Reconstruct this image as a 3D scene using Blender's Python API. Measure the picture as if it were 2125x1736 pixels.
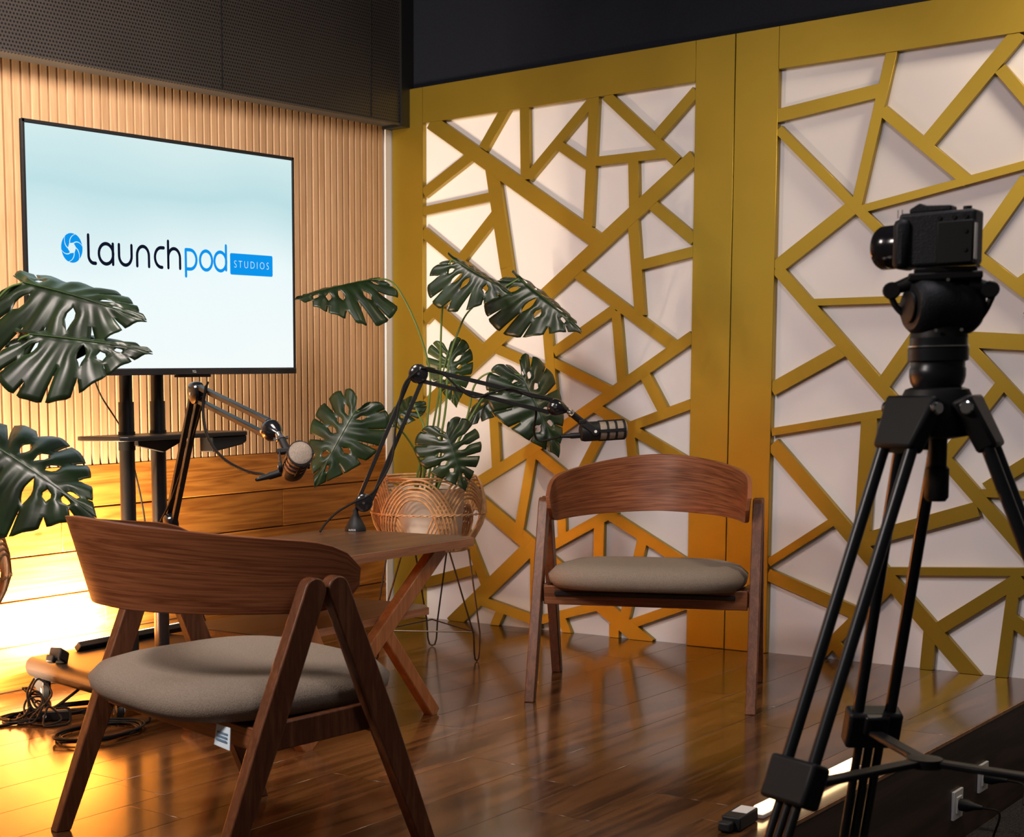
import bpy, bmesh, math, random
from mathutils import Vector, Matrix
R_ = math.radians
for o in list(bpy.data.objects): bpy.data.objects.remove(o)
scene = bpy.context.scene
COL = scene.collection

# ------------------------------------------------------------------ camera
CAM_H = 1.0
yaw, pitch, roll = R_(43.2916), R_(-6.2133), R_(-1.0799)
fwd = Vector((math.cos(yaw)*math.cos(pitch), math.sin(yaw)*math.cos(pitch), math.sin(pitch)))
rgt = Vector((math.sin(yaw), -math.cos(yaw), 0)); upv = rgt.cross(fwd)
cr = math.cos(roll)*rgt + math.sin(roll)*upv; cu = -math.sin(roll)*rgt + math.cos(roll)*upv
cd = bpy.data.cameras.new('camera'); cam = bpy.data.objects.new('camera', cd); COL.objects.link(cam)
cam.matrix_world = Matrix(((cr.x, cu.x, -fwd.x, 0), (cr.y, cu.y, -fwd.y, 0), (cr.z, cu.z, -fwd.z, CAM_H), (0, 0, 0, 1)))
cd.sensor_fit = 'HORIZONTAL'; cd.sensor_width = 36; cd.lens = 3281.75/2125*36
cd.shift_x = 706.485/2125; cd.shift_y = 291.999/2125
cd.clip_start = .05
cd.dof.use_dof = True; cd.dof.focus_distance = 4.5; cd.dof.aperture_fstop = 9
scene.camera = cam

# ------------------------------------------------------------------ world, lights, exposure
w = bpy.data.worlds.new('world'); scene.world = w; w.use_nodes = True
w.node_tree.nodes['Background'].inputs[0].default_value = (.9, .78, .68, 1)
w.node_tree.nodes['Background'].inputs[1].default_value = .05
vs = scene.view_settings
vs.view_transform = 'Standard'; vs.look = 'None'; vs.gamma = 1; vs.exposure = 0; vs.use_curve_mapping = False

def area(name, loc, target, sx, sy, power, col, spread=180, parent=None):
    l = bpy.data.lights.new(name, 'AREA'); l.shape = 'RECTANGLE'; l.size = sx; l.size_y = sy
    l.energy = power; l.color = col; l.spread = R_(spread)
    o = bpy.data.objects.new(name, l); COL.objects.link(o)
    o.location = loc
    o.rotation_euler = (Vector(target)-Vector(loc)).to_track_quat('-Z', 'X').to_euler()
    return o
# ceiling lamps of the room (above and behind the view), plus one added fill
area('ceiling_lamp', (2.6, .6, 2.7), (5.2, 2.8, 1.4), .9, .6, 27, (1, .92, .95))
area('ceiling_lamp', (2.6, 2.6, 2.75), (3.6, 3.96, 1.3), .7, .5, 48, (1, .87, .77), spread=130)
area('ceiling_lamp', (.35, 2.7, 2.65), (2.5, 2.25, .4), .6, .5, 24, (1, .87, .80), spread=95)  # added fill lamp, brightens the back of the near chair
area('ceiling_lamp', (5.2, 1.1, 2.72), (5.5, 1.2, 0), .3, .3, 20, (1, .80, .55))

# ------------------------------------------------------------------ mesh helpers
class MB:
    def __init__(s): s.v = []; s.f = []
    def add(s, vs, fs):
        n = len(s.v); s.v += [Vector(p) for p in vs]; s.f += [tuple(i+n for i in f) for f in fs]; return s
    def box(s, c, d, m=None):
        x, y, z = d[0]/2, d[1]/2, d[2]/2
        P = [Vector(p) for p in ((-x,-y,-z),(x,-y,-z),(x,y,-z),(-x,y,-z),(-x,-y,z),(x,-y,z),(x,y,z),(-x,y,z))]
        if m is not None: P = [m @ p for p in P]
        return s.add([p+Vector(c) for p in P], [(0,3,2,1),(4,5,6,7),(0,1,5,4),(1,2,6,5),(2,3,7,6),(3,0,4,7)])
    def bounds(s, a, b):
        return s.box([(a[i]+b[i])/2 for i in range(3)], [abs(b[i]-a[i]) for i in range(3)])
    def bar(s, a, b, w, h, side, w2=None):
        # prism from a to b; w along 'side' direction, h across it; w2 = width at b
        a, b = Vector(a), Vector(b); t = (b-a).normalized(); sd = Vector(side); sd = (sd - t*sd.dot(t)).normalized(); n = t.cross(sd)
        w2 = w if w2 is None else w2; P = []
        for p, ww in ((a, w), (b, w2)):
            P += [p-sd*ww/2-n*h/2, p+sd*ww/2-n*h/2, p+sd*ww/2+n*h/2, p-sd*ww/2+n*h/2]
        return s.add(P, [(0,1,2,3),(7,6,5,4),(0,4,5,1),(1,5,6,2),(2,6,7,3),(3,7,4,0)])
    def tube(s, pts, r, n=8, caps=True, smooth=0):
        pts = [Vector(p) for p in pts]
        if smooth: pts = spline(pts, smooth)
        rs = r if isinstance(r, (list, tuple)) else [r]*len(pts)
        if len(rs) != len(pts): rs = [rs[0]+(rs[-1]-rs[0])*i/(len(pts)-1) for i in range(len(pts))]
        t0 = (pts[1]-pts[0]).normalized()
        u = t0.cross(Vector((0,0,1)));
        if u.length < 1e-4: u = t0.cross(Vector((1,0,0)))
        u.normalize(); base = len(s.v); V = []
        for i, p in enumerate(pts):
            t = (pts[min(i+1,len(pts)-1)]-pts[max(i-1,0)]).normalized()
            u = (u - t*u.dot(t)).normalized(); v = t.cross(u)
            for k in range(n):
                a = 2*math.pi*k/n; V.append(p + (u*math.cos(a)+v*math.sin(a))*rs[i])
        F = []
        for i in range(len(pts)-1):
            for k in range(n):
                a = i*n+k; b = i*n+(k+1)%n; F.append((a, b, b+n, a+n))
        if caps: F.append(tuple(range(n-1,-1,-1))); F.append(tuple((len(pts)-1)*n+k for k in range(n)))
        return s.add(V, F)
    def lathe(s, prof, c=(0,0,0), axis=(0,0,1), n=24):
        # prof = [(r, h)...] about axis through c
        ax = Vector(axis).normalized(); u = ax.cross(Vector((0,0,1)))
        if u.length < 1e-4: u = Vector((1,0,0))
        u.normalize(); v = ax.cross(u); c = Vector(c); V = []
        for r, h in prof:
            for k in range(n):
                a = 2*math.pi*k/n; V.append(c+ax*h+(u*math.cos(a)+v*math.sin(a))*max(r, 1e-5))
        F = []
        for i in range(len(prof)-1):
            for k in range(n):
                a = i*n+k; b = i*n+(k+1)%n; F.append((a, b, b+n, a+n))
        F.append(tuple(range(n-1,-1,-1))); F.append(tuple((len(prof)-1)*n+k for k in range(n)))
        return s.add(V, F)
    def prism(s, poly, o, ux, uy, th):
        # polygon (2d) in plane o+ux*a+uy*b, extruded by th along ux x uy
        ux, uy, o = Vector(ux), Vector(uy), Vector(o); n = ux.cross(uy).normalized(); k = len(poly)
        A = [o+ux*a+uy*b for a, b in poly]; B = [p+n*th for p in A]
        return s.add(A+B, [tuple(range(k-1,-1,-1)), tuple(range(k,2*k))]+[(i,(i+1)%k,k+(i+1)%k,k+i) for i in range(k)])
    def build(s, name, mat, parent=None, bevel=0, world=True, seg=2, sharp=38, flat=False):
        off = Vector((0,0,0))
        if world:
            p = parent
            while p is not None: off += p.location; p = p.parent
        me = bpy.data.meshes.new(name); me.from_pydata([v-off for v in s.v], [], s.f); me.validate()
        bm = bmesh.new(); bm.from_mesh(me); bmesh.ops.recalc_face_normals(bm, faces=bm.faces); bm.to_mesh(me); bm.free()
        if not flat:
            me.polygons.foreach_set('use_smooth', [True]*len(me.polygons)); me.set_sharp_from_angle(angle=R_(sharp))
        me.materials.append(mat)
        o = bpy.data.objects.new(name, me); COL.objects.link(o)
        if parent is not None: o.parent = parent
        if bevel:
            b = o.modifiers.new('bevel', 'BEVEL'); b.width = bevel; b.segments = seg; b.limit_method = 'ANGLE'; b.angle_limit = R_(40)
        return o
def spline(P, n=6):
    Q = [P[0]*2-P[1]]+list(P)+[P[-1]*2-P[-2]]; out = []
    for i in range(1, len(Q)-2):
        a, b, c, d = Q[i-1], Q[i], Q[i+1], Q[i+2]
        for k in range(n):
            t = k/n
            out.append(.5*((2*b)+(c-a)*t+(2*a-5*b+4*c-d)*t*t+(3*b-a-3*c+d)*t**3))
    out.append(P[-1]); return out
def tag(o, label=None, cat=None, group=None, kind=None):
    if label: o['label'] = label
    if cat: o['category'] = cat
    if group: o['group'] = group
    if kind: o['kind'] = kind
    return o
def thing(name, label, cat, loc=(0,0,0), rz=0, group=None):
    o = bpy.data.objects.new(name, None); COL.objects.link(o); o.empty_display_size = .05
    o.location = loc; o.rotation_euler = (0,0,rz); return tag(o, label, cat, group)
def copy_tree(o, parent=None):
    c = o.copy(); COL.objects.link(c); c.parent = parent
    for ch in list(o.children): copy_tree(ch, c)
    return c
def text_faces(mb, txt, size, o, ux, uy, lift=0, spacing=1.0, thin=0):
    cu_ = bpy.data.curves.new('t', 'FONT'); cu_.body = txt; cu_.size = size; cu_.space_character = spacing; cu_.resolution_u = 3; cu_.offset = thin
    ob = bpy.data.objects.new('t', cu_); COL.objects.link(ob)
    dg = bpy.context.evaluated_depsgraph_get(); me = bpy.data.meshes.new_from_object(ob.evaluated_get(dg))
    ux, uy, o = Vector(ux), Vector(uy), Vector(o); n = ux.cross(uy)
    mb.add([o+ux*v.co.x+uy*v.co.y+n*lift for v in me.vertices], [tuple(p.vertices) for p in me.polygons])
    bpy.data.objects.remove(ob); bpy.data.curves.remove(cu_); bpy.data.meshes.remove(me)

# ------------------------------------------------------------------ materials
class M: pass
def newmat(name):
    m = bpy.data.materials.new(name); m.use_nodes = True; nt = m.node_tree
    return m, nt, nt.nodes['Principled BSDF']
def simple(name, col, rough=.5, metal=0, spec=.5, noise=0, scale=60, bump=0, coat=0):
    m, nt, b = newmat(name)
    b.inputs['Base Color'].default_value = (*col, 1); b.inputs['Roughness'].default_value = rough
    b.inputs['Metallic'].default_value = metal; b.inputs['Specular IOR Level'].default_value = spec
    b.inputs['Coat Weight'].default_value = coat
    if noise or bump:
        t = nt.nodes.new('ShaderNodeTexCoord'); n = nt.nodes.new('ShaderNodeTexNoise'); n.inputs['Scale'].default_value = scale; n.inputs['Detail'].default_value = 3
        nt.links.new(t.outputs['Object'], n.inputs['Vector'])
        if noise:
            r = nt.nodes.new('ShaderNodeValToRGB'); e = r.color_ramp.elements
            e[0].position = .3; e[1].position = .7
            e[0].color = (*[c*(1-noise) for c in col], 1); e[1].color = (*[min(1, c*(1+noise)) for c in col], 1)
            nt.links.new(n.outputs['Fac'], r.inputs['Fac']); nt.links.new(r.outputs['Color'], b.inputs['Base Color'])
        if bump:
            bp = nt.nodes.new('ShaderNodeBump'); bp.inputs['Strength'].default_value = bump; bp.inputs['Distance'].default_value = .002
            nt.links.new(n.outputs['Fac'], bp.inputs['Height']); nt.links.new(bp.outputs['Normal'], b.inputs['Normal'])
    return m
def wood(name, dark, light, axis='X', scale=1.0, rough=.4, stretch=14, ring=6, coat=0, knots=0, spec=.5, contrast=(.3,.72), bump=.15, coord='Object', rnd=0, coatr=.1):
    m, nt, b = newmat(name); L = nt.links.new
    tc = nt.nodes.new('ShaderNodeTexCoord'); mp = nt.nodes.new('ShaderNodeMapping')
    sc = [stretch*scale]*3; sc['XYZ'.index(axis)] = scale
    mp.inputs['Scale'].default_value = sc
    oi = nt.nodes.new('ShaderNodeObjectInfo'); ml = nt.nodes.new('ShaderNodeVectorMath'); ml.operation = 'MULTIPLY_ADD'
    cmb = nt.nodes.new('ShaderNodeCombineXYZ'); L(oi.outputs['Random'], cmb.inputs[0]); L(oi.outputs['Random'], cmb.inputs[1]); L(oi.outputs['Random'], cmb.inputs[2])
    ml.inputs[1].default_value = (37, 23, 11); L(cmb.outputs[0], ml.inputs[0]); L(tc.outputs[coord], ml.inputs[2])
    L(ml.outputs[0], mp.inputs['Vector'])
    n1 = nt.nodes.new('ShaderNodeTexNoise'); n1.inputs['Scale'].default_value = 1.2; n1.inputs['Detail'].default_value = 4; n1.inputs['Distortion'].default_value = .6
    L(mp.outputs[0], n1.inputs['Vector'])
    k = nt.nodes.new('ShaderNodeMath'); k.operation = 'MULTIPLY'; k.inputs[1].default_value = ring; L(n1.outputs['Fac'], k.inputs[0])
    fr = nt.nodes.new('ShaderNodeMath'); fr.operation = 'PINGPONG'; fr.inputs[1].default_value = 1; L(k.outputs[0], fr.inputs[0])
    n2 = nt.nodes.new('ShaderNodeTexNoise'); n2.inputs['Scale'].default_value = 9; n2.inputs['Detail'].default_value = 5; L(mp.outputs[0], n2.inputs['Vector'])
    mx = nt.nodes.new('ShaderNodeMath'); mx.operation = 'MULTIPLY_ADD'; mx.inputs[1].default_value = .45; mx.inputs[2].default_value = 0; L(fr.outputs[0], mx.inputs[0])
    ad = nt.nodes.new('ShaderNodeMath'); ad.operation = 'MULTIPLY_ADD'; ad.inputs[1].default_value = .6; L(n2.outputs['Fac'], ad.inputs[0]); L(mx.outputs[0], ad.inputs[2])
    last = ad
    if knots:
        vo = nt.nodes.new('ShaderNodeTexVoronoi'); vo.inputs['Scale'].default_value = knots
        m2 = nt.nodes.new('ShaderNodeMapping'); s2 = [2.2]*3; s2['XYZ'.index(axis)] = 1.0; m2.inputs['Scale'].default_value = s2
        L(ml.outputs[0], m2.inputs['Vector']); L(m2.outputs[0], vo.inputs['Vector'])
        mr = nt.nodes.new('ShaderNodeMapRange'); mr.inputs[1].default_value = .01; mr.inputs[2].default_value = .055; mr.inputs[3].default_value = -.5; mr.inputs[4].default_value = 0
        L(vo.outputs['Distance'], mr.inputs[0])
        a2 = nt.nodes.new('ShaderNodeMath'); a2.operation = 'ADD'; L(ad.outputs[0], a2.inputs[0]); L(mr.outputs[0], a2.inputs[1]); last = a2
    rp = nt.nodes.new('ShaderNodeValToRGB'); e = rp.color_ramp.elements; e[0].position, e[1].position = contrast
    e[0].color = (*dark, 1); e[1].color = (*light, 1); L(last.outputs[0], rp.inputs['Fac'])
    out = rp.outputs['Color']
    if rnd:
        hv = nt.nodes.new('ShaderNodeHueSaturation'); mr2 = nt.nodes.new('ShaderNodeMapRange'); mr2.inputs[3].default_value = 1-rnd; mr2.inputs[4].default_value = 1+rnd
        L(oi.outputs['Random'], mr2.inputs[0]); L(mr2.outputs[0], hv.inputs['Value']); L(out, hv.inputs['Color']); out = hv.outputs['Color']
    L(out, b.inputs['Base Color']); b.inputs['Roughness'].default_value = rough; b.inputs['Coat Weight'].default_value = coat; b.inputs['Coat Roughness'].default_value = coatr
    b.inputs['Specular IOR Level'].default_value = spec
    if bump:
        bp = nt.nodes.new('ShaderNodeBump'); bp.inputs['Strength'].default_value = bump; bp.inputs['Distance'].default_value = .001
        L(last.outputs[0], bp.inputs['Height']); L(bp.outputs['Normal'], b.inputs['Normal'])
    return m
def emit(name, col, strength):
    m, nt, b = newmat(name); b.inputs['Base Color'].default_value = (0,0,0,1); b.inputs['Specular IOR Level'].default_value = 0
    b.inputs['Emission Color'].default_value = (*col, 1); b.inputs['Emission Strength'].default_value = strength; return m
GOLD = simple('gold_paint', (.37,.250,.028), .38, .78, .5, noise=.05, scale=3, bump=.12)
BACK = simple('white_laminate', (.78,.76,.79), .55, 0, .3)
NAVY = simple('navy_wall_paint', (.008,.010,.017), .9, 0, .15, noise=.12, scale=120, bump=.4)
SLAT = wood('pale_slat_wood', (.53,.305,.155), (.65,.405,.225), 'Z', 1.5, .5, 12, 3, rnd=.07, bump=.05)
SLATBACK = simple('groove_brown', (.13,.060,.030), .7)
PLANK = wood('pine_plank', (.20,.056,.006), (.56,.220,.038), 'X', .55, .5, 20, 16, knots=2.2, rnd=.12, contrast=(.10,.92), spec=.25)
FLOOR = wood('walnut_laminate', (.036,.014,.0045), (.125,.052,.017), 'X', .8, .17, 16, 5, rnd=.12, coat=.12, spec=.5, coatr=.06, bump=.02)
STAGE = simple('plywood_edge', (.30,.15,.07), .6, noise=.3, scale=40)
CARPET = simple('dark_carpet', (.045,.042,.040), .95, 0, .1, noise=.7, scale=220, bump=1)
RISER = wood('dark_riser', (.030,.016,.010), (.062,.034,.020), 'X', .8, .5, 14, 5)
CHAIRW = wood('walnut_plywood', (.10,.030,.011), (.24,.088,.035), 'X', 1.0, .36, 30, 9, coat=.1, bump=.06, contrast=(.25,.8))
CHAIRB = wood('walnut_back_veneer', (.125,.034,.011), (.29,.100,.039), 'X', 1.6, .48, 26, 11, spec=.3, bump=.06, contrast=(.25,.8), coord='UV')
CHAIRL = wood('walnut_leg', (.095,.031,.012), (.18,.068,.028), 'Z', 3, .42, 10, 4, spec=.35, bump=.06)
TABLEW = wood('walnut_table', (.055,.022,.009), (.105,.044,.019), 'X', 1.5, .36, 12, 5, coat=.12, bump=.05)
EDGE = wood('walnut_edge', (.34,.14,.065), (.48,.22,.11), 'X', 2, .4, 16, 5)
TABLEL = wood('teak_leg', (.40,.135,.042), (.58,.235,.080), 'Z', 2.2, .34, 9, 4, coat=.2, bump=.05)
FABRIC = simple('taupe_fabric', (.225,.182,.145), .95, 0, .15, noise=.22, scale=420, bump=.8)
BLACK = simple('black_metal', (.007,.007,.008), .38, 0, .5)
BASEB = simple('base_steel', (.010,.009,.009), .5, 0, .25)
BLACKM = simple('black_plastic', (.0065,.007,.008), .55, 0, .35)
GLOSSB = simple('gloss_black', (.010,.010,.012), .16, 0, .6)
CAMB = simple('camera_black', (.009,.011,.015), .55, 0, .4, noise=.3, scale=300, bump=.3)
TUBEB = simple('tripod_tube', (.014,.017,.022), .32, .3, .5)
STEEL = simple('chrome', (.75,.76,.78), .2, 1)
GRILL = simple('mic_grill', (.40,.33,.27), .45, .7, .5, noise=.5, scale=900, bump=.8)
CORD = simple('black_rubber', (.009,.008,.007), .7, 0, .2)
HUB = simple('grey_hub', (.16,.16,.17), .5)
LEAF = simple('monstera_leaf', (.010,.023,.007), .36, 0, .5, noise=.45, scale=14, bump=.2)
LEAFL = simple('monstera_leaf_young', (.026,.055,.012), .36, 0, .5, noise=.4, scale=9, bump=.25)
STEM = simple('plant_stem', (.10,.17,.035), .5)
RATTAN = simple('rattan', (.56,.31,.14), .5, 0, .4, noise=.3, scale=40)
POT = simple('cream_pot', (.85,.74,.60), .5)
WIRE = simple('dark_wire', (.05,.03,.02), .35, .7)
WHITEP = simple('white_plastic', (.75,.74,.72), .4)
PAPER = simple('label_paper', (.66,.80,.90), .7)
INK = simple('grey_ink', (.12,.22,.34), .7)
SOIL = simple('soil', (.03,.02,.012), .95)
def perforated():
    m, nt, b = newmat('perforated_steel'); L = nt.links.new
    tc = nt.nodes.new('ShaderNodeTexCoord'); sp = nt.nodes.new('ShaderNodeSeparateXYZ'); L(tc.outputs['Object'], sp.inputs[0])
    def math_(op, a, bb, c=None):
        n = nt.nodes.new('ShaderNodeMath'); n.operation = op
        for i, q in enumerate((a, bb, c)):
            if q is None: continue
            if isinstance(q, (int, float)): n.inputs[i].default_value = q
            else: L(q, n.inputs[i])
        return n.outputs[0]
    px, pz = .0145, .0125
    row = math_('FLOOR', math_('DIVIDE', sp.outputs[2], pz), 0)
    half = math_('MULTIPLY', math_('MODULO', math_('ABSOLUTE', row, 0), 2), .5)
    fx = math_('SUBTRACT', math_('FRACT', math_('ADD', math_('DIVIDE', sp.outputs[0], px), half), 0), .5)
    fz = math_('SUBTRACT', math_('FRACT', math_('DIVIDE', sp.outputs[2], pz), 0), .5)
    d = math_('SQRT', math_('ADD', math_('MULTIPLY', fx, fx), math_('MULTIPLY', fz, fz)), 0)
    hole = math_('LESS_THAN', d, .30)
    n = nt.nodes.new('ShaderNodeTexNoise'); n.inputs['Scale'].default_value = 3; L(tc.outputs['Object'], n.inputs['Vector'])
    rp = nt.nodes.new('ShaderNodeValToRGB'); rp.color_ramp.elements[0].color = (.036,.030,.027,1); rp.color_ramp.elements[1].color = (.062,.051,.046,1); L(n.outputs['Fac'], rp.inputs[0])
    mx = nt.nodes.new('ShaderNodeMix'); mx.data_type = 'RGBA'; L(hole, mx.inputs['Factor']); L(rp.outputs[0], mx.inputs['A']); mx.inputs['B'].default_value = (.004,.003,.003,1)
    L(mx.outputs['Result'], b.inputs['Base Color']); b.inputs['Roughness'].default_value = .55; b.inputs['Metallic'].default_value = .2
    bp = nt.nodes.new('ShaderNodeBump'); bp.invert = True; bp.inputs['Strength'].default_value = .5; bp.inputs['Distance'].default_value = .002; L(hole, bp.inputs['Height']); L(bp.outputs[0], b.inputs['Normal'])
    return m
PERF = perforated()
def screen_mat():
    m, nt, b = newmat('screen_picture'); L = nt.links.new
    b.inputs['Base Color'].default_value = (.01,.01,.01,1); b.inputs['Roughness'].default_value = .25
    tc = nt.nodes.new('ShaderNodeTexCoord'); sp = nt.nodes.new('ShaderNodeSeparateXYZ'); L(tc.outputs['Generated'], sp.inputs[0])
    n = nt.nodes.new('ShaderNodeTexNoise'); n.inputs['Scale'].default_value = 1.6; n.inputs['Detail'].default_value = 1; L(tc.outputs['Generated'], n.inputs['Vector'])
    a = nt.nodes.new('ShaderNodeMath'); a.operation = 'MULTIPLY_ADD'; a.inputs[1].default_value = .35; a.inputs[2].default_value = -.17; L(n.outputs['Fac'], a.inputs[0])
    c = nt.nodes.new('ShaderNodeMath'); c.operation = 'ADD'; L(a.outputs[0], c.inputs[0]); L(sp.outputs[2], c.inputs[1])
    r = nt.nodes.new('ShaderNodeValToRGB'); e = r.color_ramp.elements
    e[0].position = 0; e[0].color = (.93,1,1,1); e[1].position = 1; e[1].color = (.66,.85,.87,1)
    x = e.new(.42); x.color = (.86,.98,1,1); x = e.new(.74); x.color = (.50,.76,.81,1)
    L(c.outputs[0], r.inputs[0]); L(r.outputs[0], b.inputs['Emission Color']); b.inputs['Emission Strength'].default_value = .95
    return m
SCREEN = screen_mat()
LOGO_DK = emit('logo_navy', (.006,.008,.022), 1); LOGO_BL = emit('logo_blue', (.004,.30,.84), 1); LOGO_WH = emit('logo_white', (.9,.97,1), 1)
LED = emit('led_warm', (1,.68,.34), 6); LED2 = emit('led_strip', (1,.86,.62), 9)
DOT = simple('white_dot', (.9,.88,.85), .4)

# ------------------------------------------------------------------ setting
XB, YA = 5.588, 3.96          # wall B plane (gold panels' front), wall A plane
STY = 1.37                    # front edge of the raised stage
LOW = -.31                    # lower floor level
fl = MB().bounds((1.2, STY+.012, -.10), (XB+.2, YA+.2, -.012)).build('floor', STAGE); tag(fl, kind='structure')
random.seed(4)
pw = .183; rows = 15; y0 = 2.64 - 7*pw
for r in range(rows):
    ya, yb = max(y0+r*pw, STY), min(y0+(r+1)*pw, YA)
    if yb-ya < .02: continue
    x = 1.2 - random.random()*1.1
    while x < XB+.04:
        xa, xb = max(x, 1.2), min(x+1.22, XB+.045)
        if xb-xa > .03: MB().bounds((xa+.0004, ya+.0004, -.012), (xb-.0004, yb-.0004, 0)).build('plank', FLOOR, fl, bevel=.0008, seg=1)
        x += 1.22
st = MB().bounds((1.2, STY, LOW), (XB+.2, STY+.012, -.012)).build('stage_riser', RISER); tag(st, kind='structure')
eg = MB().bounds((1.2, STY-.002, -.010), (XB+.2, STY+.02, -.0005)).build('trim_1', STAGE); tag(eg, kind='structure')
lo = MB().bounds((-.5, -1.6, LOW-.05), (XB+.2, STY+.01, LOW)).build('floor_lower', CARPET); tag(lo, kind='structure')

# left wall: slatted upper part, pine planks below
wa = MB().bounds((1.2, YA+.012, -.02), (XB+.03, YA+.15, 2.95)).build('wall_left', SLATBACK); tag(wa, kind='structure')
SB, ST = .738, 2.13
smesh = None; x = 2.33-.0402*28
while x < 5.535:
    if smesh is None:
        # rounded-front slat profile
        poly = [(0,0),(.031,0),(.031,-.010),(.0295,-.0125),(.0015,-.0125),(0,-.010)]
        o = MB().prism(poly, (0,0,0), (1,0,0), (0,1,0), ST-SB).build('slat', SLAT, wa, world=False, flat=True); smesh = o.data
    else:
        o = bpy.data.objects.new('slat', smesh); COL.objects.link(o); o.parent = wa
    o.location = (x, YA+.012, SB); x += .0402
zr = [.738, .590, .444, .300, .150, 0.0]
joints = [[3.02, 4.252], [3.66, 4.852], [3.1, 4.42], [3.86, 5.02], [3.3, 4.6]]
for r in range(5):
    xs = [1.2, joints[r][0]-1.2]+joints[r]+[5.565]
    for a, b in zip(xs[:-1], xs[1:]):
        MB().bounds((a+.0008, YA+.001-.0015*random.random(), zr[r+1]+.0028), (b-.0008, YA+.012, zr[r]-.002)).build('plank', PLANK, wa, bevel=.0015, seg=1)
so = MB()
so.bounds((1.2, YA-.09, 2.062), (5.53, YA+.012, 2.95)); so = so.build('soffit', PERF); tag(so, kind='structure')
hm = MB().tube([(1.2, YA-.088, 2.062), (5.53, YA-.088, 2.062)], .006, 8).build('hem', PERF, so)
sm = MB().bounds((4.42, YA-.0925, 2.07), (4.424, YA-.0895, 2.95)).build('seam', BLACKM, so)
sm = MB().bounds((5.33, YA-.0925, 2.07), (5.334, YA-.0895, 2.95)).build('seam', BLACKM, so)
cp = MB().bounds((5.53, YA-.10, 2.05), (XB+.03, YA+.012, 2.95)).build('trim_2', BLACKM); tag(cp, kind='structure')
# white corner strip and right wall
wb = MB().bounds((XB+.028, -.5, 0), (XB+.15, YA+.012, 2.207)).build('wall_right', BACK); tag(wb, kind='structure')
wb2 = MB().bounds((XB+.028, -.5, 2.207), (XB+.15, YA+.012, 2.95)).build('wall_right_upper', NAVY); tag(wb2, kind='structure')
MB().bounds((5.548, YA-.006, 0), (XB+.03, YA+.012, 2.06)).build('corner_strip', BACK, wb)
ce = MB().bounds((-.5, -1.6, 2.95), (XB+.2, YA+.2, 3.05)).build('ceiling', NAVY); tag(ce, kind='structure')

# gold lattice panels
LAT1 = [(3.761,2.063,3.003,1.524,0.060), (2.620,1.795,3.377,1.215,0.059), (3.377,1.215,3.796,0.889,0.062), (3.399,2.081,3.511,1.926,0.043), (3.570,1.902,3.795,1.777,0.043), (3.323,2.071,3.317,1.785,0.041), (3.023,2.058,3.305,1.791,0.038), (3.023,2.063,3.044,1.580,0.041), (3.168,1.898,3.044,1.810,0.036), (2.975,2.062,2.687,1.785,0.039), (2.617,2.029,2.766,1.888,0.041), (3.026,1.822,2.714,1.820,0.034), (2.860,1.813,2.854,1.634,0.041), (3.473,1.861,3.400,1.449,0.059), (3.400,1.449,3.364,1.276,0.058), (3.468,1.734,3.800,1.705,0.035), (3.800,1.622,3.342,1.271,0.044), (3.454,1.659,3.638,1.473,0.044), (3.575,1.438,3.796,1.258,0.048), (3.731,1.292,3.520,1.122,0.060), (3.470,1.140,3.186,1.022,0.040), (3.231,1.335,3.182,0.860,0.040), (2.862,1.626,2.825,1.233,0.043), (2.792,1.648,2.615,1.497,0.041), (2.824,1.422,2.614,1.457,0.038), (3.093,1.410,2.683,1.112,0.043), (2.615,1.150,3.276,0.730,0.044), (3.265,0.738,3.555,0.572,0.046), (2.928,1.263,3.187,1.107,0.041), (2.924,1.255,2.896,0.987,0.038), (3.191,1.069,2.946,0.955,0.037), (2.806,1.017,2.723,0.872,0.043), (2.616,0.902,2.856,0.819,0.038), (3.004,0.889,2.608,0.674,0.039), (2.862,0.812,2.837,0.589,0.038), (2.945,0.852,3.094,0.585,0.040), (3.732,0.985,3.281,0.791,0.040), (3.460,0.884,3.444,0.640,0.041), (3.278,0.720,3.344,0.375,0.041), (3.274,0.722,2.918,0.468,0.044), (2.936,0.485,3.288,0.290,0.040), (2.948,0.481,2.613,0.298,0.042), (2.985,0.450,2.987,0.132,0.043), (3.295,0.348,2.771,-0.018,0.063), (3.269,0.033,2.981,0.120,0.036), (3.517,0.098,3.256,0.035,0.041), (3.146,0.058,3.109,-0.022,0.037), (2.803,0.391,2.880,0.053,0.041), (2.866,0.052,2.620,0.155,0.036), (2.917,0.053,2.916,-0.020,0.041), (3.153,0.627,3.144,0.360,0.038), (3.625,0.576,3.295,0.348,0.064), (3.295,0.325,3.660,-0.013,0.064), (3.264,0.305,3.262,0.003,0.046), (3.597,0.386,3.497,0.172,0.042), (3.545,0.225,3.793,0.153,0.042), (3.423,0.062,3.457,-0.013,0.039)]
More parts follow.
